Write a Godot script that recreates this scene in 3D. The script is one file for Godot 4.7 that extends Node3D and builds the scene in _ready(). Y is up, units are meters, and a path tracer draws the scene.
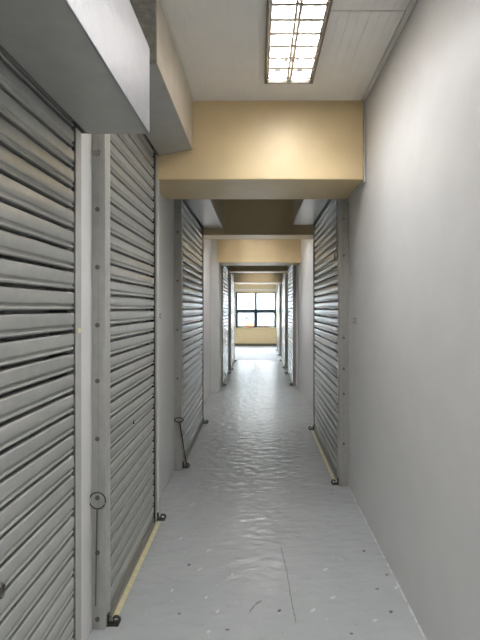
extends Node3D
# Storage corridor lined with rolling shutters. Depth d runs along -Z from the camera, y up, metres.

const EYE := 1.5
const FOCAL := 470.0          # focal length in pixels of the 480x640 frame
const CEIL := 2.97
const SLAB := 3.14
const RIPPLE := 0.0036
const TUBE := 0.88
const PITCH := 0.0752

var M := {}
var used := {}
var slat_cache := {}
var rng := RandomNumberGenerator.new()

func _ready():
	rng.seed = 4711
	# ---------- camera ----------
	var cam := Camera3D.new()
	cam.name = "camera"
	cam.projection = Camera3D.PROJECTION_FRUSTUM
	cam.near = 0.05
	cam.far = 200.0
	cam.size = 640.0 / FOCAL * cam.near
	cam.frustum_offset = Vector2(-18.0, -12.0) / FOCAL * cam.near
	cam.position = Vector3(0, EYE, 0)
	add_child(cam)
	cam.current = true
	# ---------- sky, exposure ----------
	var sky_material := ProceduralSkyMaterial.new()
	sky_material.sky_top_color = Color(0.90, 0.95, 1.0)
	sky_material.sky_horizon_color = Color(1.0, 0.995, 0.98)
	sky_material.ground_bottom_color = Color(0.5, 0.5, 0.5)
	sky_material.ground_horizon_color = Color(0.8, 0.8, 0.8)
	sky_material.sky_energy_multiplier = 2.9
	sky_material.ground_energy_multiplier = 1.2
	var sky := Sky.new()
	sky.sky_material = sky_material
	var env := Environment.new()
	env.background_mode = Environment.BG_SKY
	env.sky = sky
	env.ambient_light_source = Environment.AMBIENT_SOURCE_SKY
	env.tonemap_mode = Environment.TONE_MAPPER_LINEAR
	env.tonemap_exposure = 2.2
	env.sdfgi_enabled = true
	env.ssao_enabled = true
	env.ssil_enabled = true
	var we := WorldEnvironment.new()
	we.name = "world_environment"
	we.environment = env
	add_child(we)
	# ---------- setting ----------
	make_materials()
	build_floor()
	build_walls()
	build_beams()
	build_ceiling()
	build_window("window_1", -0.884, 0.71)
	build_window("window_2", -2.9, -1.2)  # added window, unseen round the corner, lets more daylight into the end bay
	build_trims()
	# ---------- things ----------
	build_lights()
	build_shutters()
	build_floor_marks()
	build_hasps()
	build_pull_rods()
	build_wall_marks()
	build_outside()

# =====================================================================
# helpers
# =====================================================================
func numbered(called: String) -> String:
	var n: int = used.get(called, 0)
	used[called] = n + 1
	return called if n == 0 else "%s_%03d" % [called, n]

func mb() -> SurfaceTool:
	var st := SurfaceTool.new()
	st.begin(Mesh.PRIMITIVE_TRIANGLES)
	return st

func build(st: SurfaceTool, called: String, m: Material, parent: Node = null) -> MeshInstance3D:
	st.generate_normals()
	var o := MeshInstance3D.new()
	o.mesh = st.commit()
	o.material_override = m
	o.cast_shadow = GeometryInstance3D.SHADOW_CASTING_SETTING_ON
	if parent == null:
		o.name = numbered(called)
		add_child(o, true)
	else:
		o.name = called
		parent.add_child(o, true)
	return o

func place_mesh(mesh: Mesh, called: String, m: Material, parent: Node, at: Vector3) -> MeshInstance3D:
	var o := MeshInstance3D.new()
	o.mesh = mesh
	o.material_override = m
	o.name = called
	o.position = at
	parent.add_child(o, true)
	return o

func thing(called: String, label: String, category: String, at: Vector3, group := "") -> Node3D:
	var o := Node3D.new()
	o.name = numbered(called)
	o.position = at
	add_child(o, true)
	tag(o, label, category, group)
	return o

func tag(o: Node, label: String, category: String, group := ""):
	o.set_meta("label", label)
	o.set_meta("category", category)
	if group != "":
		o.set_meta("group", group)

func struct(o: Node) -> Node:
	o.set_meta("kind", "structure")
	return o

func quad(st: SurfaceTool, a: Vector3, b: Vector3, c: Vector3, d: Vector3):
	st.set_smooth_group(-1)
	for v in [a, b, c, a, c, d]:
		st.add_vertex(v)

# box between two corners with a small chamfer on all edges parallel to its longest axis left out: plain or bevelled
func bx(st: SurfaceTool, lo: Vector3, hi: Vector3, bevel := 0.0):
	var a := Vector3(minf(lo.x, hi.x), minf(lo.y, hi.y), minf(lo.z, hi.z))
	var b := Vector3(maxf(lo.x, hi.x), maxf(lo.y, hi.y), maxf(lo.z, hi.z))
	if bevel <= 0.0:
		quad(st, Vector3(a.x, a.y, b.z), Vector3(a.x, b.y, b.z), Vector3(b.x, b.y, b.z), Vector3(b.x, a.y, b.z))
		quad(st, Vector3(b.x, a.y, a.z), Vector3(b.x, b.y, a.z), Vector3(a.x, b.y, a.z), Vector3(a.x, a.y, a.z))
		quad(st, Vector3(a.x, a.y, a.z), Vector3(a.x, b.y, a.z), Vector3(a.x, b.y, b.z), Vector3(a.x, a.y, b.z))
		quad(st, Vector3(b.x, a.y, b.z), Vector3(b.x, b.y, b.z), Vector3(b.x, b.y, a.z), Vector3(b.x, a.y, a.z))
		quad(st, Vector3(a.x, b.y, b.z), Vector3(a.x, b.y, a.z), Vector3(b.x, b.y, a.z), Vector3(b.x, b.y, b.z))
		quad(st, Vector3(a.x, a.y, a.z), Vector3(a.x, a.y, b.z), Vector3(b.x, a.y, b.z), Vector3(b.x, a.y, a.z))
		return
	# bevelled: octagon section extruded along the longest axis
	var s := b - a
	var ax := 0
	if s.y > s.x and s.y >= s.z: ax = 1
	elif s.z > s.x and s.z > s.y: ax = 2
	var u := (ax + 1) % 3
	var w := (ax + 2) % 3
	var e := minf(bevel, minf(s[u], s[w]) * 0.45)
	var pts := []
	for p in [[a[u] + e, a[w]], [b[u] - e, a[w]], [b[u], a[w] + e], [b[u], b[w] - e], [b[u] - e, b[w]], [a[u] + e, b[w]], [a[u], b[w] - e], [a[u], a[w] + e]]:
		pts.append(p)
	var lo_ring := []
	var hi_ring := []
	for p in pts:
		var v := Vector3.ZERO
		v[u] = p[0]; v[w] = p[1]; v[ax] = a[ax]
		lo_ring.append(v)
		v[ax] = b[ax]
		hi_ring.append(v)
	for k in 8:
		var n := (k + 1) % 8
		quad(st, lo_ring[k], hi_ring[k], hi_ring[n], lo_ring[n])
	st.set_smooth_group(-1)
	for k in range(1, 7):
		for v in [lo_ring[0], lo_ring[k], lo_ring[k + 1], hi_ring[0], hi_ring[k + 1], hi_ring[k]]:
			st.add_vertex(v)

# box given by x range, y range and depth range
func bd(st: SurfaceTool, x0: float, x1: float, y0: float, y1: float, d0: float, d1: float, bevel := 0.0):
	bx(st, Vector3(x0, y0, -d1), Vector3(x1, y1, -d0), bevel)

func frame_at(dir: Vector3) -> Basis:
	var t := dir.normalized()
	var up := Vector3.UP if absf(t.y) < 0.9 else Vector3.RIGHT
	var n := t.cross(up).normalized()
	return Basis(n, t, n.cross(t))

func tube(st: SurfaceTool, pts: Array, r: float, sides := 8, closed := false, caps := true):
	var rings := []
	var count := pts.size()
	for i in count:
		var prev: Vector3 = pts[(i - 1 + count) % count] if (closed or i > 0) else pts[i]
		var next: Vector3 = pts[(i + 1) % count] if (closed or i < count - 1) else pts[i]
		var f := frame_at(next - prev)
		var ring := []
		for k in sides:
			var a := TAU * k / sides
			ring.append(pts[i] + (f.x * cos(a) + f.z * sin(a)) * r)
		rings.append(ring)
	st.set_smooth_group(1)
	for i in (count if closed else count - 1):
		var a: Array = rings[i]
		var b: Array = rings[(i + 1) % count]
		for k in sides:
			var n := (k + 1) % sides
			for v in [a[k], b[k], b[n], a[k], b[n], a[n]]:
				st.add_vertex(v)
	if caps and not closed:
		st.set_smooth_group(-1)
		for k in range(1, sides - 1):
			for v in [rings[0][0], rings[0][k], rings[0][k + 1], rings[-1][0], rings[-1][k + 1], rings[-1][k]]:
				st.add_vertex(v)

func ring_points(c: Vector3, u: Vector3, w: Vector3, n := 20) -> Array:
	var out := []
	for k in n:
		var a := TAU * k / n
		out.append(c + u * cos(a) + w * sin(a))
	return out

# =====================================================================
# materials
# =====================================================================
func srgb(r: float, g: float, b: float) -> Color:
	return Color(r / 255.0, g / 255.0, b / 255.0)

func noise_tex(seed_: int, freq: float, c0: Color, c1: Color, size := 256, octaves := 4, normal := false, bump := 4.0) -> NoiseTexture2D:
	var n := FastNoiseLite.new()
	n.noise_type = FastNoiseLite.TYPE_SIMPLEX_SMOOTH
	n.seed = seed_
	n.frequency = freq
	n.fractal_octaves = octaves
	var t := NoiseTexture2D.new()
	t.width = size
	t.height = size
	t.seamless = true
	t.noise = n
	if normal:
		t.as_normal_map = true
		t.bump_strength = bump
	else:
		var g := Gradient.new()
		g.set_color(0, c0)
		g.set_color(1, c1)
		t.color_ramp = g
	return t

func plain(c: Color, rough: float, metal := 0.0) -> StandardMaterial3D:
	var m := StandardMaterial3D.new()
	m.albedo_color = c
	m.roughness = rough
	m.metallic = metal
	return m

func painted(c: Color, rough: float, vary: float, scale: float, seed_: int, metal := 0.0, bump := 0.0, bump_freq := 0.05) -> StandardMaterial3D:
	var m := plain(Color.WHITE, rough, metal)
	m.albedo_texture = noise_tex(seed_, 0.02, Color(c.r * (1.0 - vary), c.g * (1.0 - vary), c.b * (1.0 - vary)), Color(minf(c.r * (1.0 + vary), 1.0), minf(c.g * (1.0 + vary), 1.0), minf(c.b * (1.0 + vary), 1.0)))
	m.uv1_triplanar = true
	m.uv1_world_triplanar = true
	m.uv1_scale = Vector3.ONE * scale
	if bump > 0.0:
		m.normal_enabled = true
		m.normal_texture = noise_tex(seed_ + 50, bump_freq, Color.BLACK, Color.WHITE, 256, 3, true, 6.0)
		m.normal_scale = bump
	return m

func make_materials():
	M.wall = painted(srgb(224, 223, 221), 0.5, 0.01, 0.6, 11, 0.0, 0.05, 0.02)
	M.trim = plain(srgb(226, 225, 220), 0.45)
	M.cream = painted(srgb(226, 203, 158), 0.38, 0.015, 0.7, 12, 0.0, 0.08, 0.015)
	M.concrete = painted(srgb(164, 161, 150), 0.9, 0.12, 3.0, 14, 0.0, 0.5)
	M.ceiling = painted(srgb(238, 236, 232), 0.5, 0.01, 0.8, 15)
	M.joint = plain(srgb(70, 66, 60), 0.9)
	M.slat = []
	for k in 3:
		M.slat.append(painted(srgb(178, 179, 175) * [1.0, 0.98, 1.015][k], 0.22, 0.03, 2.3 + k * 0.4, 20 + k, 0.25))
	M.guide = painted(srgb(178, 178, 173), 0.5, 0.04, 2.0, 30, 0.1)
	M.guide_dirty = painted(srgb(168, 166, 160), 0.5, 0.03, 3.0, 31, 0.1)
	M.bar = plain(srgb(140, 140, 134), 0.45, 0.3)
	M.hood_light = painted(srgb(152, 154, 158), 0.42, 0.02, 1.5, 32, 0.0, 0.08, 0.08)
	M.hood_grey = painted(srgb(176, 176, 172), 0.45, 0.03, 1.5, 33, 0.1)
	M.hood_board = painted(srgb(205, 196, 180), 0.5, 0.03, 1.0, 34)
	M.galvanised = painted(srgb(222, 224, 226), 0.25, 0.05, 4.0, 35, 0.7, 0.1)
	M.dark_metal = plain(srgb(72, 69, 64), 0.45, 0.6)
	M.steel = plain(srgb(150, 148, 142), 0.35, 0.8)
	M.rust = painted(srgb(112, 92, 74), 0.7, 0.25, 8.0, 36, 0.3)
	M.bolt = plain(srgb(112, 107, 100), 0.4, 0.5)
	M.strip_black = plain(srgb(26, 25, 24), 0.8)
	M.brass = plain(srgb(176, 150, 84), 0.35, 0.8)
	M.sticker = plain(srgb(224, 215, 180), 0.6)
	M.tape = painted(srgb(208, 200, 158), 0.6, 0.05, 6.0, 37)
	M.fixture = plain(srgb(122, 115, 104), 0.4, 0.5)
	M.reflector = plain(srgb(236, 236, 234), 0.2, 0.8)
	M.blade = plain(srgb(196, 190, 185), 0.25, 0.7)
	M.holder = plain(srgb(60, 58, 56), 0.5)
	M.glow = plain(Color(1, 1, 1), 0.4)
	M.glow.emission_enabled = true
	M.glow.emission = Color(1.0, 0.985, 0.96)
	M.glow.emission_energy_multiplier = 1.5
	M.window_frame = plain(srgb(52, 70, 76), 0.4, 0.3)
	M.glass = plain(Color(0.9, 0.96, 0.97, 0.06), 0.02)
	M.glass.transparency = BaseMaterial3D.TRANSPARENCY_ALPHA
	M.baseboard = plain(srgb(104, 98, 78), 0.5)
	M.ink = plain(srgb(84, 84, 82), 0.7)

# =====================================================================
# setting
# =====================================================================
func floor_image() -> Image:
	# u = x from -0.95 to 0.95 (512 px), v = depth from -4.6 to 13.5 (2048 px): grey enamel, paint chips, specks and cracks
	var w := 512
	var h := 2048
	var img := Image.create(w, h, false, Image.FORMAT_RGB8)
	var n := FastNoiseLite.new()
	n.seed = 5
	n.frequency = 0.012
	n.fractal_octaves = 4
	var base := srgb(172, 175, 174)
	for y in h:
		for x in w:
			var k := 1.0 + 0.035 * n.get_noise_2d(x * 0.5, y)
			img.set_pixel(x, y, Color(base.r * k, base.g * k, base.b * k))
	return img

func floor_ripples() -> Image:
	# brushed enamel is not level: slopes of a gentle ripple a hand's breadth long, written as a normal map
	var w := 512
	var h := 2048
	var n := FastNoiseLite.new()
	n.seed = 9
	n.frequency = 1.0
	n.fractal_octaves = 3
	n.fractal_gain = 0.42
	var data := PackedByteArray()
	data.resize(w * h * 3)
	var hs := PackedFloat32Array()
	hs.resize(w * h)
	for y in h:
		for x in w:
			hs[y * w + x] = n.get_noise_2d(x * (1.9 / w) * 6.0, y * (18.1 / h) * 11.0)
	var kx := RIPPLE * w / 1.9
	var ky := RIPPLE * h / 18.1
	for y in h:
		var yn := mini(y + 1, h - 1)
		for x in w:
			var c := hs[y * w + x]
			var gx := (hs[y * w + mini(x + 1, w - 1)] - c) * kx
			var gy := (hs[yn * w + x] - c) * ky
			var l := 1.0 / sqrt(gx * gx + gy * gy + 1.0)
			var i := (y * w + x) * 3
			data[i] = int((-gx * l * 0.5 + 0.5) * 255.0 + 0.5)
			data[i + 1] = int((gy * l * 0.5 + 0.5) * 255.0 + 0.5)
			data[i + 2] = int((l * 0.5 + 0.5) * 255.0 + 0.5)
	return Image.create_from_data(w, h, false, Image.FORMAT_RGB8, data)

func floor_px(x: float, d: float) -> Vector2i:
	return Vector2i(int((x + 0.95) / 1.9 * 512.0), int((d + 4.6) / 18.1 * 2048.0))

func from_pixel(px: float, py: float) -> Vector2:   # photo pixel on the floor -> x, depth
	var d := FOCAL * EYE / (py - 308.0)
	return Vector2((px - 258.0) / FOCAL * d, d)

func stroke(img: Image, a: Vector2, b: Vector2, c: Color, thick := 1):
	var n := 60
	for i in n + 1:
		var p := a.lerp(b, float(i) / n)
		var q := floor_px(p.x, p.y)
		for ox in thick:
			var xx := q.x + ox
			if xx >= 0 and xx < 512 and q.y >= 0 and q.y < 2048:
				img.set_pixel(xx, q.y, c)

func build_floor():
	var img := floor_image()
	# chips of lighter paint and dark specks where the photograph shows them
	var light := srgb(208, 209, 205)
	var dark := srgb(96, 94, 90)
	for p in [[190, 505, 4], [179, 539, 3], [207, 551, 4], [198, 570, 3], [171, 591, 2], [207, 632, 3], [231, 575, 2], [324, 570, 3], [331, 598, 4], [311, 611, 3], [205, 598, 2], [373, 621, 3], [395, 588, 2], [216, 612, 2]]:
		var q := from_pixel(p[0], p[1])
		var q2 := from_pixel(p[0] + p[2], p[1] - 1.5)
		stroke(img, q, q2, light, 2)
	for p in [[188, 565], [278, 611], [363, 551], [376, 589], [390, 612], [350, 634], [226, 630], [178, 614], [386, 575], [331, 494]]:
		var q := from_pixel(p[0], p[1])
		stroke(img, q, q + Vector2(0.006, 0.004), dark, 3)
	dark = srgb(128, 127, 124)
	stroke(img, from_pixel(281, 548), from_pixel(287, 572), dark, 1)
	stroke(img, from_pixel(287, 572), from_pixel(292, 604), dark, 1)
	stroke(img, from_pixel(292, 604), from_pixel(296, 622), dark, 1)
	stroke(img, from_pixel(250, 611), from_pixel(256, 604), dark, 1)
	stroke(img, from_pixel(256, 604), from_pixel(261, 601), dark, 1)
	# hairline splash of filler along the foot of the right wall
	for k in 120:
		var d := 1.9 + k * 0.018
		if rng.randf() < 0.75:
			stroke(img, Vector2(0.757, d), Vector2(0.757 + rng.randf() * 0.006, d + 0.016), light, 1)
	for k in 260:
		var x := rng.randf_range(-0.7, 0.75)
		var d := rng.randf_range(1.9, 6.0)
		var t := srgb(184, 186, 185) if rng.randf() < 0.5 else srgb(160, 162, 162)
		stroke(img, Vector2(x, d), Vector2(x + rng.randf_range(-0.012, 0.012), d + rng.randf_range(0.0, 0.01)), t, 1)
	var m := plain(Color.WHITE, 0.22)
	m.metallic_specular = 0.38
	m.albedo_texture = ImageTexture.create_from_image(img)
	m.normal_enabled = true
	m.normal_texture = ImageTexture.create_from_image(floor_ripples())
	m.normal_scale = 1.0
	# the top face carries two uv sets through its own uv; the normal map follows the same uv, so scale it in the image
	var st := mb()
	var c := [Vector3(-0.95, 0, 4.6), Vector3(-0.95, 0, -13.5), Vector3(0.95, 0, -13.5), Vector3(0.95, 0, 4.6)]
	var uv := [Vector2(0, 0), Vector2(0, 1), Vector2(1, 1), Vector2(1, 0)]
	for k in [0, 1, 2, 0, 2, 3]:
		st.set_uv(uv[k])
		st.add_vertex(c[k])
	st.generate_normals()
	st.generate_tangents()
	var o := MeshInstance3D.new()
	o.mesh = st.commit()
	o.material_override = m
	o.name = "floor"
	add_child(o)
	struct(o)
	var s := mb()
	bd(s, -0.95, 0.95, -0.12, -0.002, -4.6, 13.5)
	build(s, "slab", M.concrete, o)
	# paler floor of the window bay
	var m2 := painted(srgb(176, 180, 184), 0.5, 0.02, 1.2, 41, 0.0, 0.2, 0.02)
	var s2 := mb()
	bd(s2, -3.2, 0.95, -0.12, 0.0, 13.5, 18.7)
	struct(build(s2, "floor", m2))

func build_walls():
	var s := mb()
	bd(s, -0.95, -0.776, -0.05, SLAB, -4.6, 6.5)
	bd(s, -0.95, -0.84, -0.05, SLAB, 6.5, 8.39)
	bd(s, -0.95, -0.70, -0.05, SLAB, 8.39, 8.98)
	bd(s, -0.95, -0.735, -0.05, SLAB, 8.98, 13.5)
	struct(build(s, "wall_left", M.wall))
	s = mb()
	bd(s, 0.765, 0.95, -0.05, SLAB, -4.6, 9.02)
	bd(s, 0.735, 0.95, -0.05, SLAB, 9.02, 18.7)
	struct(build(s, "wall_right", M.wall))
	s = mb()
	bd(s, -0.95, 0.95, -0.05, SLAB, -4.7, -4.6)
	struct(build(s, "wall_rear", M.wall))
	# the corridor opens sideways into the window bay
	s = mb()
	bd(s, -3.2, -0.95, -0.05, SLAB, 13.38, 13.5)
	struct(build(s, "wall_return", M.wall))
	s = mb()
	bd(s, -3.3, -3.2, -0.05, SLAB, 13.38, 18.8)
	struct(build(s, "wall_side", M.wall))
	s = mb()
	bd(s, -3.3, -2.9, -0.05, SLAB, 18.55, 18.75)
	bd(s, -1.2, -0.884, -0.05, SLAB, 18.55, 18.75)
	bd(s, -2.9, -1.2, -0.05, 0.73, 18.55, 18.75)
	bd(s, -2.9, -1.2, 2.11, SLAB, 18.55, 18.75)
	bd(s, 0.71, 0.95, -0.05, SLAB, 18.55, 18.75)
	bd(s, -0.884, 0.71, -0.05, 0.73, 18.55, 18.75)
	bd(s, -0.884, 0.71, 2.11, SLAB, 18.55, 18.75)
	struct(build(s, "wall_back", M.cream))
	s = mb()
	bd(s, -3.2, 0.735, 0.0, 0.10, 18.53, 18.55, 0.004)
	struct(build(s, "baseboard_back", M.baseboard))

func beam(x0: float, x1: float, y0: float, d0: float, d1: float):
	var s := mb()
	bd(s, x0, x1, y0, SLAB, d0, d1, 0.006)
	struct(build(s, "ceiling_beam", M.cream))

func build_beams():
	beam(-0.776, 0.744, 2.41, 3.33, 3.94)
	beam(-0.776, 0.765, 2.45, 6.12, 6.50)
	beam(-0.735, 0.765, 2.31, 8.37, 8.96)
	beam(-0.735, 0.735, 2.34, 10.80, 11.30)
	beam(-0.95, 0.735, 2.225, 13.38, 14.2)

func build_ceiling():
	var s := mb()
	bd(s, -3.3, 0.95, SLAB, SLAB + 0.12, -4.7, 18.8)
	var c := struct(build(s, "ceiling", M.concrete))
	# first bay: tongue-and-groove boards running along the corridor, cut round the recessed light
	var w := 0.1024
	for k in 15:
		var x0 := -0.771 + k * w
		var x1 := minf(x0 + w, 0.729)
		var runs := [[-4.6, 3.33]]
		if x0 + 0.05 < -0.463:
			runs = [[-4.6, 2.15]]
		if x1 > 0.060 and x0 < 0.341:
			runs = [[-4.6, -2.205], [-0.995, -0.305], [0.905, 1.82], [3.03, 3.33]]
		elif x0 >= 0.341 - 0.001:
			runs = [[-4.6, 2.322], [2.330, 3.33]]
		for r in runs:
			var b := mb()
			board(b, x0, x1, r[0], r[1])
			build(b, "ceiling_board", M.ceiling, c)
	# other bays: plain panels
	for p in [[-0.776, 0.765, 3.94, 6.12], [-0.735, 0.765, 8.96, 10.80]]:
		var b := mb()
		bd(b, p[0], p[1], CEIL, CEIL + 0.012, p[2], p[3])
		build(b, "ceiling_panel", M.ceiling, c)
	for p in [[-0.84, 0.765, 6.50, 8.37, 0.0, 6.65, 7.85], [-0.735, 0.735, 11.30, 13.38, 0.0, 11.45, 12.65], [-1.0, 0.735, 14.2, 18.55, 0.0, 16.2, 17.4], [-3.2, -1.0, 14.2, 18.55, -1.9, 16.2, 17.4]]:
		var l: float = p[4] - 0.15
		var r: float = p[4] + 0.15
		for q in [[p[0], l, p[2], p[3]], [r, p[1], p[2], p[3]], [l, r, p[2], p[5]], [l, r, p[6], p[3]]]:
			var b := mb()
			bd(b, q[0], q[1], CEIL, CEIL + 0.012, q[2], q[3])
			build(b, "ceiling_panel", M.ceiling, c)
	var b2 := mb()
	bd(b2, -3.2, -0.95, CEIL, CEIL + 0.012, 13.5, 14.2)
	build(b2, "ceiling_panel", M.ceiling, c)

func board(st: SurfaceTool, x0: float, x1: float, d0: float, d1: float):
	# board with bevelled long edges and a fine bead groove down its middle
	var e := 0.0016
	var m := (x0 + x1) * 0.5
	var prof := [[x0, e], [x0 + e, 0.0], [m - e, 0.0], [m, e * 0.8], [m + e, 0.0], [x1 - e, 0.0], [x1, e], [x1, 0.012], [x0, 0.012]]
	for k in prof.size():
		var a: Array = prof[k]
		var b: Array = prof[(k + 1) % prof.size()]
		quad(st, Vector3(a[0], CEIL + a[1], -d0), Vector3(a[0], CEIL + a[1], -d1), Vector3(b[0], CEIL + b[1], -d1), Vector3(b[0], CEIL + b[1], -d0))
	for d in [d0, d1]:
		quad(st, Vector3(x0, CEIL + e, -d), Vector3(x1, CEIL + e, -d), Vector3(x1, CEIL + 0.012, -d), Vector3(x0, CEIL + 0.012, -d))

func build_window(called: String, x0: float, x1: float):
	var y0 := 0.73
	var y1 := 2.11
	var xm := (x0 + x1) * 0.5
	var ym := 1.39
	var w := Node3D.new()
	w.name = called
	w.position = Vector3(0, 0, 0)
	add_child(w)
	struct(w)
	var s := mb()
	bd(s, x0, x0 + 0.07, y0, y1, 18.58, 18.68, 0.004)
	bd(s, x1 - 0.05, x1, y0, y1, 18.58, 18.68, 0.004)
	bd(s, x0, x1, y0, y0 + 0.04, 18.58, 18.68, 0.004)
	bd(s, x0, x1, y1 - 0.04, y1, 18.58, 18.68, 0.004)
	bd(s, xm - 0.045, xm + 0.045, y0, y1, 18.57, 18.67, 0.004)
	bd(s, x0, x1, ym - 0.055, ym + 0.055, 18.57, 18.67, 0.004)
	build(s, "window_frame", M.window_frame, w)
	for p in [[x0 + 0.05, xm - 0.025], [xm + 0.025, x1 - 0.03]]:
		var t := mb()
		bd(t, p[0], p[0] + 0.045, y0 + 0.04, ym - 0.04, 18.59, 18.63, 0.003)
		bd(t, p[1] - 0.045, p[1], y0 + 0.04, ym - 0.04, 18.59, 18.63, 0.003)
		bd(t, p[0], p[1], ym - 0.09, ym - 0.04, 18.59, 18.63, 0.003)
		bd(t, p[0], p[1], y0 + 0.04, y0 + 0.06, 18.59, 18.63, 0.003)
		var sash := build(t, "sash", M.window_frame, w)
		t = mb()
		bd(t, p[0] + 0.02, p[1] - 0.02, y0 + 0.05, ym - 0.06, 18.608, 18.614)
		build(t, "pane", M.glass, sash)
		t = mb()
		bd(t, p[0] - 0.01, p[1] + 0.01, ym + 0.03, y1 - 0.02, 18.618, 18.624)
		build(t, "pane", M.glass, w)
	s = mb()
	bd(s, x0 - 0.02, x1, y0 - 0.02, y0, 18.50, 18.60, 0.004)
	build(s, "window_sill", M.cream, w)

func build_trims():
	# cover strip where the right wall board meets the ceiling
	var s := mb()
	bd(s, 0.733, 0.759, CEIL - 0.005, CEIL + 0.008, -4.6, 3.31, 0.001)
	struct(build(s, "trim_1", M.trim))
	# the wall board runs past the end of the beam: white edge strip standing in an open joint
	s = mb()
	bd(s, 0.749, 0.758, 2.39, CEIL - 0.012, 3.318, 3.34, 0.001)
	struct(build(s, "trim_2", M.trim))
	s = mb()
	bd(s, 0.749, 0.758, 2.39, 2.404, 3.345, 3.935, 0.001)
	struct(build(s, "trim_3", M.trim))
	# white jamb strips beside the shutter under the first beam
	s = mb()
	bd(s, -0.776, -0.704, 0.0, 2.41, 3.335, 3.36, 0.001)
	struct(build(s, "trim_4", M.trim))
	# left cove under the boxed-in shutter
	s = mb()
	bd(s, -0.466, -0.448, CEIL - 0.008, CEIL, 2.155, 3.33, 0.001)
	struct(build(s, "trim_5", M.trim))
	# pale rail over the window
	s = mb()
	bd(s, -1.1, 0.735, 2.19, 2.24, 18.50, 18.55, 0.004)
	struct(build(s, "trim_6", M.trim))

# =====================================================================
# lights
# =====================================================================
func ceiling_light(label: String, xc: float, d0: float, d1: float, power: float):
	var wide := 0.305
	var t := thing("ceiling_light", label, "ceiling light", Vector3(xc, CEIL - 0.028, -(d0 + d1) * 0.5), "recessed louvred lights")
	var L := (d1 - d0) * 0.5
	var W := wide * 0.5
	# frame: rim below the ceiling and the sides of the recess
	var s := mb()
	for sx in [-1, 1]:
		bx(s, Vector3(sx * (W + 0.003), 0, -L - 0.003), Vector3(sx * (W - 0.013), 0.027, L + 0.003), 0.002)
		bx(s, Vector3(sx * (W - 0.002), 0.018, -L), Vector3(sx * (W - 0.006), 0.125, L))
	for sz in [-1, 1]:
		bx(s, Vector3(-W + 0.013, 0, sz * (L + 0.003)), Vector3(W - 0.013, 0.027, sz * (L - 0.007)), 0.002)
		bx(s, Vector3(-W + 0.006, 0.018, sz * (L - 0.002)), Vector3(W - 0.006, 0.125, sz * (L - 0.006)))
	build(s, "frame", M.fixture, t)
	# reflector pan, a shallow trough over each tube
	s = mb()
	var prof := [[-W + 0.006, 0.02], [-W + 0.012, 0.07], [-W + 0.03, 0.115], [-0.03, 0.115], [0.0, 0.085], [0.03, 0.115], [W - 0.03, 0.115], [W - 0.012, 0.07], [W - 0.006, 0.02]]
	for k in prof.size() - 1:
		quad(s, Vector3(prof[k][0], prof[k][1], L - 0.008), Vector3(prof[k][0], prof[k][1], -L + 0.008), Vector3(prof[k + 1][0], prof[k + 1][1], -L + 0.008), Vector3(prof[k + 1][0], prof[k + 1][1], L - 0.008))
	for z in [-L + 0.008, L - 0.008]:
		quad(s, Vector3(-W + 0.008, 0.02, z), Vector3(-W + 0.008, 0.118, z), Vector3(W - 0.008, 0.118, z), Vector3(W - 0.008, 0.02, z))
	build(s, "reflector", M.reflector, t)
	for sx in [-1, 1]:
		s = mb()
		tube(s, [Vector3(sx * 0.07, 0.09, -L + 0.05), Vector3(sx * 0.07, 0.09, L - 0.05)], 0.013, 12)
		build(s, "fluorescent_tube", M.glow, t)
		for z in [-1, 1]:
			s = mb()
			bx(s, Vector3(sx * 0.07 - 0.016, 0.066, z * (L - 0.05)), Vector3(sx * 0.07 + 0.016, 0.112, z * (L - 0.014)), 0.004)
			build(s, "tube_holder", M.holder, t)
	# louvre: long blades and cross blades
	for x in [-W + 0.018, -0.011, 0.011, W - 0.018]:
		s = mb()
		blade(s, Vector3(x, 0, 0), Vector3(0, 0, L - 0.012), Vector3(0.006, 0, 0), 0.006, 0.070)
		build(s, "louvre_blade", M.blade, t)
	var n := 10
	for k in n:
		var z := lerpf(-L + 0.055, L - 0.055, float(k) / (n - 1))
		s = mb()
		blade(s, Vector3(0, 0, z), Vector3(W - 0.018, 0, 0), Vector3(0, 0, 0.011), 0.008, 0.046)
		build(s, "cross_blade", M.blade, t)
	# the light itself, one soft strip under each tube
	for sx in [-1, 1]:
		var a := AreaLight3D.new()
		a.name = "tube_light"
		a.area_size = Vector2(0.105, 2.0 * L - 0.1)
		a.position = Vector3(sx * 0.069, 0.074, 0)
		a.rotation_degrees = Vector3(-90, 0, 0)
		a.light_color = Color(0.985, 0.99, 1.0)
		a.light_energy = power
		a.area_normalize_energy = true
		a.area_range = 20.0
		a.area_attenuation = 2.0
		a.shadow_enabled = true
		t.add_child(a, true)

# louvre blade: flat lower edge, tapering to a thin top
func blade(st: SurfaceTool, c: Vector3, along: Vector3, half: Vector3, y0: float, y1: float):
	var lo := Vector3(0, y0, 0) + c
	var hi := Vector3(0, y1, 0) + c
	var thin := half * 0.25
	quad(st, lo - along - half, lo - along + half, lo + along + half, lo + along - half)
	quad(st, hi - along - thin, hi + along - thin, hi + along + thin, hi - along + thin)
	for k in [-1.0, 1.0]:
		quad(st, lo - along + half * k, hi - along + thin * k, hi + along + thin * k, lo + along + half * k)
	for k in [-1.0, 1.0]:
		quad(st, lo + along * k - half, hi + along * k - thin, hi + along * k + thin, lo + along * k + half)

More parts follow.
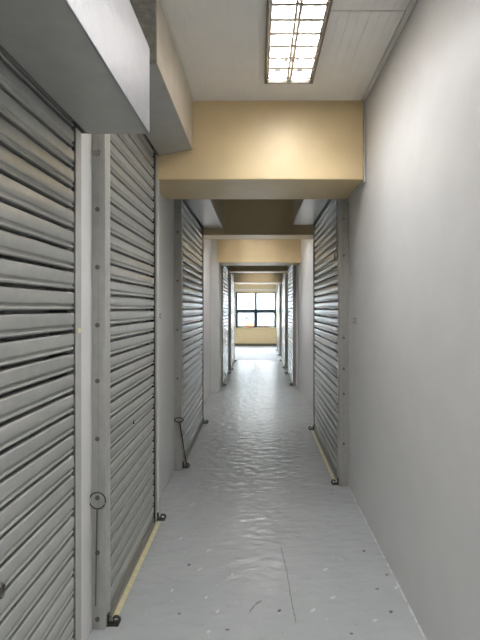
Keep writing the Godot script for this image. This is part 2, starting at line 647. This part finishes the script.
func build_lights():
	ceiling_light("lit twin-tube louvred ceiling light in the boarded ceiling before the first cream beam", 0.197, 1.83, 3.02, TUBE)
	ceiling_light("lit louvred ceiling light next in line, out of view overhead", 0.197, -0.295, 0.895, TUBE)
	ceiling_light("lit louvred ceiling light out of view, farther back in the boarded ceiling", 0.197, -2.195, -1.005, TUBE)
	ceiling_light("lit louvred ceiling light hidden above, between the second and third beams", 0.0, 6.655, 7.845, TUBE)
	ceiling_light("lit louvred ceiling light hidden above, between the fourth and fifth beams", 0.0, 11.455, 12.645, TUBE)
	ceiling_light("lit louvred ceiling light hidden above, in the bay beside the window", 0.0, 16.205, 17.395, TUBE)
	ceiling_light("added louvred ceiling light, unseen round the corner of the window bay, brightening the end wall", -1.9, 16.205, 17.395, TUBE)  # extra lamp added out of view to lift the end wall

# =====================================================================
# rolling shutters
# =====================================================================
func slat_mesh(length: float, s: float) -> ArrayMesh:
	# interlocking slat: proud flat face with rounded lips, recess, then the hooked bead below it
	var prof := [[-0.026, 0.0752], [-0.024, 0.0726], [0.0070, 0.0722], [0.0104, 0.0702], [0.0117, 0.0665], [0.0122, 0.0360], [0.0114, 0.0305], [0.0062, 0.0280], [0.0044, 0.0240], [0.0050, 0.0212], [0.0086, 0.0198], [0.0106, 0.0172], [0.0110, 0.0145], [0.0098, 0.0117], [0.0066, 0.0100], [-0.024, 0.0090], [-0.026, 0.0]]
	var st := mb()
	var h := length * 0.5
	var lip := 0.004
	for k in range(1, prof.size() - 2):     # the joint between slats stays open to the cavity behind
		var a: Array = prof[k]
		var b: Array = prof[k + 1]
		st.set_smooth_group(-1 if k < 2 or k > 13 else (1 if k < 7 else 2))
		var pa := Vector3(s * a[0], a[1], 0)
		var pb := Vector3(s * b[0], b[1], 0)
		var z := Vector3(0, 0, h - lip)
		for v in [pa + z, pa - z, pb - z, pa + z, pb - z, pb + z]:
			st.add_vertex(v)
		# closed ends, shaded apart from the long faces
		st.set_smooth_group(-1)
		for e in [-1.0, 1.0]:
			var ze := Vector3(0, 0, e * (h - lip))
			var zo := Vector3(0, 0, e * h)
			var qa := Vector3(s * (minf(a[0], 0.0) - 0.004), a[1], 0)
			var qb := Vector3(s * (minf(b[0], 0.0) - 0.004), b[1], 0)
			for v in [pa + ze, pb + ze, qb + zo, pa + ze, qb + zo, qa + zo]:
				st.add_vertex(v)
	st.generate_normals()
	return st.commit()

# side -1 = left wall, +1 = right wall. xg: corridor face of the guides, xw: wall face
func shutter(called_label: String, side: int, xg: float, xw: float, d0: float, d1: float, top: float, opts := {}) -> Node3D:
	var s := -float(side)                      # outward direction
	var dm := (d0 + d1) * 0.5
	var t := thing("rolling_shutter", called_label, "shutter", Vector3(xg, 0, -dm), "rolling shutters")
	var gw: float = opts.get("guide", 0.055)
	var inner := (d1 - d0) - 2.0 * gw
	var L := inner - 0.004
	var xs := -s * 0.0165                       # slat plane behind the guide face
	var depth := absf(xg - xw)
	var mesh := slat_mesh(L, s)
	# bottom bar
	var b := mb()
	bx(b, Vector3(xs - s * 0.004, 0.004, -L * 0.5), Vector3(xs + s * 0.012, 0.055, L * 0.5), 0.003)
	bx(b, Vector3(xs + s * 0.010, 0.004, -L * 0.5), Vector3(xs + s * 0.022, 0.010, L * 0.5), 0.001)
	build(b, "bottom_bar", M.bar, t)
	var y := 0.056
	var k := 0
	while y < top - 0.01:
		place_mesh(mesh, "slat", M.slat[(k * 7 + int(d0 * 3.0)) % 3], t, Vector3(xs, y, 0))
		y += PITCH
		k += 1
	# black strip filling the gap between the slat ends and the guide lip
	# guides
	for e in [-1, 1]:                          # -1 = far end (z negative), 1 = near end
		var g := mb()
		var z_out: float = e * (d1 - d0) * 0.5
		var z_in: float = e * ((d1 - d0) * 0.5 - gw)
		var xb := -s * (depth - 0.0005)
		var gtop: float = opts.get("guide_top", top)
		# back leg on the wall, web toward the end, and the front lip over the slats: a U seen from above
		bx(g, Vector3(xb, 0, z_out - e * 0.004), Vector3(-s * 0.030, gtop, z_out - e * 0.018), 0.0015)
		bx(g, Vector3(-s * 0.031, 0, z_out), Vector3(-s * 0.003, gtop, z_out - e * 0.016), 0.002)
		bx(g, Vector3(-s * 0.005, 0, z_out - e * 0.001), Vector3(0.0, gtop, z_in + e * (0.0 if e > 0 or opts.has("full_lip") else gw - 0.010)), 0.0015)
		bx(g, Vector3(xb, 0, z_out - e * 0.018), Vector3(-s * 0.032, gtop, z_in), 0.0)
		var guide := build(g, "guide_rail", opts.get("guide_mat", M.guide), t)
		var g2 := mb()
		bx(g2, Vector3(-s * 0.031, 0.0, z_in + e * 0.004), Vector3(-s * 0.008, gtop, z_in + e * (gw - 0.021)))
		if not opts.has("full_lip"):
			build(g2, "dark_strip", M.strip_black, guide)
		if opts.has("bolts") and e > 0:
			for by in opts.bolts:
				var bo := mb()
				var cx := -s * minf(depth * 0.55, 0.035)
				tube(bo, [Vector3(cx, by, z_out - 0.002), Vector3(cx, by, z_out + 0.003)], 0.011, 10)
				tube(bo, [Vector3(cx, by, z_out + 0.003), Vector3(cx, by, z_out + 0.010)], 0.0065, 6)
				build(bo, "bolt", M.bolt, guide)
	# hood
	if opts.has("hood"):
		var h: Dictionary = opts.hood
		var z0: float = dm - h.d0                  # local z of the near end
		var z1: float = dm - h.d1
		var xf: float = h.x - xg
		var xb := xw - xg
		var slot := -s * 0.004 + s * 0.02
		var hood := mb()
		var yb: float = h.y0
		var ys: float = h.get("y_slot", yb)
		var yt: float = h.y1
		# front panel with a folded lower lip
		bx(hood, Vector3(xf, yb, z1), Vector3(xf - s * 0.006, yt, z0), 0.002)
		var front := build(hood, "hood_front", h.front, t)
		# underside, may slope down to the slot
		hood = mb()
		var xa := xf - s * 0.006
		var th := 0.005
		quad(hood, Vector3(xa, yb, z0), Vector3(slot, ys, z0), Vector3(slot, ys, z1), Vector3(xa, yb, z1))
		quad(hood, Vector3(xa, yb + th, z0), Vector3(xa, yb + th, z1), Vector3(slot, ys + th, z1), Vector3(slot, ys + th, z0))
		quad(hood, Vector3(slot, ys, z0), Vector3(slot, ys + 0.03, z0), Vector3(slot, ys + 0.03, z1), Vector3(slot, ys, z1))
		build(hood, "hood_underside", h.under, t)
		# end caps
		for q in [[z0, -1.0], [z1, 1.0]]:
			hood = mb()
			var za: float = q[0]
			var zb: float = q[0] + q[1] * 0.006
			var pa := [Vector2(xa, yb + 0.001), Vector2(slot, ys + 0.001), Vector2(xb + s * 0.001, ys + 0.001), Vector2(xb + s * 0.001, yt), Vector2(xa, yt)]
			for i in 5:
				var p: Vector2 = pa[i]
				var r: Vector2 = pa[(i + 1) % 5]
				quad(hood, Vector3(p.x, p.y, za), Vector3(p.x, p.y, zb), Vector3(r.x, r.y, zb), Vector3(r.x, r.y, za))
			for z in [za, zb]:
				quad(hood, Vector3(pa[0].x, pa[0].y, z), Vector3(pa[1].x, pa[1].y, z), Vector3(pa[1].x, yt, z), Vector3(pa[4].x, yt, z))
				quad(hood, Vector3(pa[1].x, pa[1].y, z), Vector3(pa[2].x, pa[2].y, z), Vector3(pa[3].x, yt, z), Vector3(pa[1].x, yt, z))
			build(hood, "hood_end", h.ends, t)
		# top panel
		hood = mb()
		bx(hood, Vector3(xa, yt - 0.006, z1), Vector3(xb + s * 0.001, yt - 0.001, z0))
		build(hood, "hood_top", h.front, t)
		# roller drum inside
		hood = mb()
		tube(hood, [Vector3((xa + xb) * 0.5 - s * 0.03, (minf(yb, ys) + yt) * 0.5 + 0.02, z0 - 0.03), Vector3((xa + xb) * 0.5 - s * 0.03, (minf(yb, ys) + yt) * 0.5 + 0.02, z1 + 0.03)], minf(0.1, absf(xa - xb) * 0.3), 16)
		build(hood, "roller_drum", M.bar, t)
		if h.has("chamfer"):
			hood = mb()
			var c: float = h.chamfer
			quad(hood, Vector3(xf, yb + c, z0), Vector3(xf, yb + c, z1), Vector3(xf + s * 0.0, yb, z1), Vector3(xf, yb, z0))
			build(hood, "hood_edge", h.under, t)
	return t

func build_shutters():
	var a := shutter("grey slatted shutter with a low bright hood and a small cream sticker on its guide", -1, -0.676, -0.776, 0.25, 1.80, 2.25,
		{"guide_top": 2.17, "full_lip": true, "hood": {"x": -0.42, "d0": 0.15, "d1": 1.82, "y0": 2.174, "y1": 2.507, "front": M.hood_light, "under": M.hood_grey, "ends": M.hood_grey}})
	# sticker on the far guide of the first shutter
	var s := mb()
	bx(s, Vector3(0.0, 1.405, -0.770), Vector3(0.0012, 1.423, -0.735), 0.0004)
	build(s, "sticker", M.sticker, a)
	# slat lock with its rusty hasp
	s = mb()
	bx(s, Vector3(-0.012, 0.735, -0.235), Vector3(-0.006, 0.785, -0.195), 0.002)
	tube(s, ring_points(Vector3(0.0, 0.755, -0.215), Vector3(0, 0.018, 0), Vector3(0, 0, 0.012), 14), 0.004, 6, true)
	build(s, "slat_lock", M.bolt, a)
	var b := shutter("grey slatted shutter under the boxed-in hood, yellow line along its foot, before the first beam", -1, -0.713, -0.776, 2.19, 3.325, 2.70,
		{"guide": 0.08, "guide_mat": M.guide, "guide_top": 2.58, "bolts": [2.22, 1.96, 1.69, 1.42, 1.16, 0.89, 0.615, 0.36, 0.05],
		"hood": {"x": -0.463, "d0": 2.155, "d1": 3.325, "y0": 2.622, "y_slot": 2.575, "y1": CEIL - 0.001, "front": M.hood_board, "under": M.hood_grey, "ends": M.concrete}})
	# wing bolt at the head of the near guide
	s = mb()
	var zn := (3.325 - 2.19) * 0.5
	tube(s, [Vector3(-0.036, 2.215, zn + 0.008), Vector3(-0.036, 2.215, zn + 0.040)], 0.010, 8)
	tube(s, [Vector3(-0.046, 2.208, zn + 0.030), Vector3(-0.012, 2.224, zn + 0.034)], 0.008, 6)
	build(s, "wing_bolt", M.steel, b)
	var hc := {"front": M.galvanised, "under": M.galvanised, "ends": M.hood_grey}
	var c := shutter("left-hand slatted shutter between the first and second beams, hooked rod leaning at its foot", -1, -0.707, -0.776, 4.33, 6.115, 2.62,
		{"guide": 0.09, "guide_mat": M.guide_dirty, "bolts": [2.2, 1.75, 1.3, 0.85], "hood": {"x": -0.452, "d0": 4.1, "d1": 6.115, "y0": 2.525, "y1": 2.90, "front": M.galvanised, "under": M.galvanised, "ends": M.hood_grey}})
	var d := shutter("right-hand slatted shutter beyond the plain white wall, yellow line along its foot", 1, 0.684, 0.765, 3.945, 5.82, 2.62,
		{"guide": 0.09, "guide_mat": M.guide_dirty, "bolts": [2.25, 1.94, 1.25, 0.99, 0.78, 0.36], "hood": {"x": 0.43, "d0": 3.95, "d1": 5.82, "y0": 2.53, "y1": 2.90, "front": M.galvanised, "under": M.galvanised, "ends": M.hood_grey}})
	# lock plugs in the slats, from their pixels on the slat plane
	for q in [[b, -0.717, 134, 422], [c, -0.711, 194.5, 341], [c, -0.711, 191, 358], [c, -0.711, 199, 353], [d, 0.688, 326.5, 374], [d, 0.688, 321.5, 386], [d, 0.688, 330.5, 395]]:
		var root: Node3D = q[0]
		var dep: float = FOCAL * q[1] / (q[2] - 258.0)
		var at := Vector3(q[1], EYE - (q[3] - 308.0) / FOCAL * dep, -dep) - root.position
		var out := Vector3(0.003 if q[1] < 0.0 else -0.003, 0, 0)
		s = mb()
		tube(s, [at - out, at + out], 0.012, 10)
		build(s, "lock_plug", M.dark_metal, root)
	var far := [
		["left slatted shutter just behind the third beam, daylight glinting on its slats", -1, -0.672, -0.735, 9.04, 10.77],
		["right slatted shutter just behind the third beam, daylight glinting on its slats", 1, 0.674, 0.735, 9.08, 10.72],
		["left slatted shutter at the corner of the window bay, behind the fourth beam", -1, -0.652, -0.735, 11.36, 13.22],
		["right slatted shutter facing the corner of the window bay, behind the fourth beam", 1, 0.672, 0.735, 11.70, 13.32],
		["right slatted shutter in the window bay, next to the cream end wall", 1, 0.672, 0.735, 14.80, 16.60]]
	for f in far:
		var w: float = f[3]
		var x: float = f[2] + (0.24 if f[1] < 0 else -0.24)
		shutter(f[0], f[1], f[2], w, f[4], f[5], 2.52,
			{"guide_mat": M.guide_dirty, "hood": {"x": x, "d0": f[4] + 0.0, "d1": f[5], "y0": 2.46, "y1": 2.88, "front": M.galvanised, "under": M.galvanised, "ends": M.hood_grey}})

# =====================================================================
# small things
# =====================================================================
func build_floor_marks():
	var s := mb()
	bd(s, -0.708, -0.680, 0.0003, 0.0015, 2.28, 3.30)
	tag(build(s, "floor_line", M.tape), "pale yellow line along the foot of the left shutter before the first beam", "floor line")
	s = mb()
	bd(s, 0.650, 0.676, 0.0003, 0.0015, 3.98, 5.75)
	tag(build(s, "floor_line", M.tape), "pale yellow line along the foot of the right shutter past the white wall", "floor line")

func hasp(label: String, x: float, d: float, s: float, scale := 1.0):
	# dark steel floor lug: base plate, eye, and the bolt pushed through it
	var t := thing("floor_hasp", label, "hasp", Vector3(x, 0, -d), "floor hasps at the feet of the shutters")
	var st := mb()
	bx(st, Vector3(-s * 0.018, 0.0, -0.020) * scale, Vector3(s * 0.040, 0.008, 0.020) * scale, 0.002)
	bx(st, Vector3(-s * 0.018, 0.006, -0.010) * scale, Vector3(-s * 0.006, 0.050, 0.010) * scale, 0.002)
	build(st, "base_plate", M.dark_metal, t)
	st = mb()
	tube(st, ring_points(Vector3(s * 0.026, 0.022, 0) * scale, Vector3(s * 0.016, 0, 0) * scale, Vector3(0, 0.015, 0) * scale, 16), 0.007 * scale, 8, true)
	build(st, "eye", M.dark_metal, t)
	st = mb()
	tube(st, [Vector3(-s * 0.004, 0.024, 0.004) * scale, Vector3(s * 0.012, 0.024, 0.004) * scale], 0.007 * scale, 8)
	build(st, "lock_bolt", M.steel, t)

func build_hasps():
	hasp("dark steel hasp on the floor under the ringed guide of the yellow-lined left shutter", -0.698, 2.23, 1.0)
	hasp("dark steel hasp where the left yellow line ends at the white jamb strip", -0.698, 3.33, 1.0)
	hasp("dark steel hasp under the leaning hooked rod", -0.690, 4.42, 1.0)
	hasp("dark steel hasp at the far foot of the left shutter between first and second beams", -0.692, 6.12, 1.0)
	hasp("dark steel hasp at the foot of the scuffed guide beside the plain white wall", 0.668, 4.00, -1.0)
	hasp("dark steel hasp where the right yellow line ends farther down", 0.668, 5.80, -1.0)
	hasp("dark hasp at the far foot of the left shutter just behind third beam", -0.660, 10.77, 1.0)
	hasp("dark hasp at the near foot of the left shutter just behind third beam", -0.660, 9.06, 1.0)
	hasp("dark hasp at the far foot of the right shutter just behind third beam", 0.660, 10.70, -1.0)
	hasp("dark hasp at the near foot of the right shutter just behind third beam", 0.660, 9.10, -1.0)
	hasp("dark hasp at the near foot of the left shutter behind fourth beam", -0.640, 11.40, 1.0)
	hasp("dark hasp at the corner where the left shutters end at the window bay", -0.640, 13.22, 1.0)
	hasp("dark hasp at the near foot of the right shutter behind fourth beam", 0.660, 11.74, -1.0)
	hasp("dark hasp at the far foot of the right shutter behind fourth beam", 0.660, 13.32, -1.0)
	hasp("dark hasp at the near foot of the right shutter in the window bay", 0.660, 14.84, -1.0)
	hasp("dark hasp at the far foot of the right shutter in the window bay", 0.660, 16.58, -1.0)

func pull_rod(label: String, ring_c: Vector3, u: Vector3, w: Vector3, a: Vector3, b: Vector3, r: float):
	var t := thing("pull_rod", label, "pull rod", b if b.y < a.y else a, "shutter pull rods")
	var o := t.position
	var st := mb()
	tube(st, ring_points(ring_c - o, u, w, 24), r, 8, true)
	build(st, "ring_handle", M.dark_metal, t)
	st = mb()
	tube(st, [a - o, b - o], r, 8)
	build(st, "rod", opts_rod(r), t)

func opts_rod(r: float) -> Material:
	return M.dark_metal if r > 0.0035 else M.bolt

func build_pull_rods():
	# ring hung over a guide bolt
	pull_rod("thin rod hanging by its wire ring from a bolt on the left guide", Vector3(-0.742, 0.610, -2.172), Vector3(0.037, 0, 0), Vector3(0, 0.039, 0.002), Vector3(-0.744, 0.571, -2.172), Vector3(-0.752, 0.12, -2.176), 0.0032)
	pull_rod("hooked rod with oval ring leaning against the left guide down to a floor hasp", Vector3(-0.722, 0.478, -4.29), Vector3(0.041, 0, 0), Vector3(0, 0.024, 0.015), Vector3(-0.716, 0.455, -4.295), Vector3(-0.662, 0.036, -4.36), 0.006)
	pull_rod("rod with small ring hanging from the hood in front of the right shutter", Vector3(0.668, 1.945, -4.03), Vector3(0.011, 0, 0.018), Vector3(0, 0.033, 0), Vector3(0.674, 1.978, -4.03), Vector3(0.674, 2.522, -4.02), 0.0036)

func wall_text(words: String, x: float, y: float, d: float, side: int, h: float, w: float, label: String):
	var tm := TextMesh.new()
	tm.text = words
	var f := SystemFont.new()
	f.font_names = PackedStringArray(["Droid Sans"])
	tm.font = f
	tm.font_size = 32
	tm.pixel_size = 0.01
	tm.depth = 0.01
	var o := MeshInstance3D.new()
	o.mesh = tm
	o.material_override = M.ink
	o.name = numbered("stencilled_mark")
	var bb := tm.get_aabb()
	o.basis = Basis(Vector3.UP, -PI / 2 if side > 0 else PI / 2) * Basis.from_scale(Vector3(w / bb.size.x, h / bb.size.y, 0.06))
	o.position = Vector3(x, y, -d)
	add_child(o, true)
	tag(o, label, "stencilled mark")

func build_wall_marks():
	wall_text("22", 0.7647, 1.40, 3.71, 1, 0.045, 0.13, "small grey stencilled mark on the plain white right wall")
	wall_text("X", -0.7757, 1.435, 3.72, -1, 0.05, 0.07, "faint grey crossed mark on the white wall beside the jamb strip")

func build_outside():
	# pale building across the yard
	var t := thing("building", "pale building with bluish windows seen through the far window", "building", Vector3(0, 0, -27.0))
	var wallm := plain(srgb(182, 186, 188), 0.8)
	var bluem := plain(srgb(58, 92, 104), 0.5)
	var redm := plain(srgb(190, 70, 66), 0.7)
	var orangem := plain(srgb(222, 96, 40), 0.7)
	var darkm := plain(srgb(30, 38, 44), 0.6)
	var s := mb()
	bx(s, Vector3(-9, -4, -6), Vector3(9, 4.2, 0))
	build(s, "wall", wallm, t)
	for x in [-1.10, -0.74, -0.46]:
		s = mb()
		bx(s, Vector3(x, 2.0, 0.0), Vector3(x + 0.24, 2.16, 0.03))
		build(s, "window", bluem, t)
	s = mb()
	bx(s, Vector3(-0.55, 1.72, 0.0), Vector3(-0.30, 1.92, 0.03))
	build(s, "window", bluem, t)
	s = mb()
	bx(s, Vector3(0.10, 2.14, 0.0), Vector3(0.98, 2.20, 0.05))
	build(s, "red_band", redm, t)
	s = mb()
	bx(s, Vector3(0.50, 1.4, 0.0), Vector3(0.54, 2.14, 0.03))
	build(s, "downpipe", bluem, t)
	for q in [[-0.93, 0.80, -0.50, 1.12], [-0.93, 1.12, -0.50, 0.80]]:
		s = mb()
		tube(s, [Vector3(q[0], q[1], 0.02), Vector3(q[2], q[3], 0.02)], 0.042, 6)
		build(s, "cross_brace", darkm, t)
	for x in [0.25, 0.45, 0.62]:
		s = mb()
		bx(s, Vector3(x, 1.0, 0.0), Vector3(x + 0.13, 1.1, 0.03))
		build(s, "window", bluem, t)
	s = mb()
	bx(s, Vector3(-1.3, 0.70, 0.0), Vector3(1.1, 0.735, 0.10))
	build(s, "ledge", bluem, t)
	for q in [[-0.72, -0.25, 0.42, 0.62], [0.05, 0.16, 0.42, 0.55], [0.38, 0.5, 0.45, 0.70]]:
		s = mb()
		bx(s, Vector3(q[0], q[2], 0.0), Vector3(q[1], q[3], 0.12))
		build(s, "awning", orangem, t)
	s = mb()
	bd(s, -30, 30, -4.3, -4.0, 18.8, 60)
	struct(build(s, "ground_outside", plain(srgb(150, 150, 146), 0.9)))
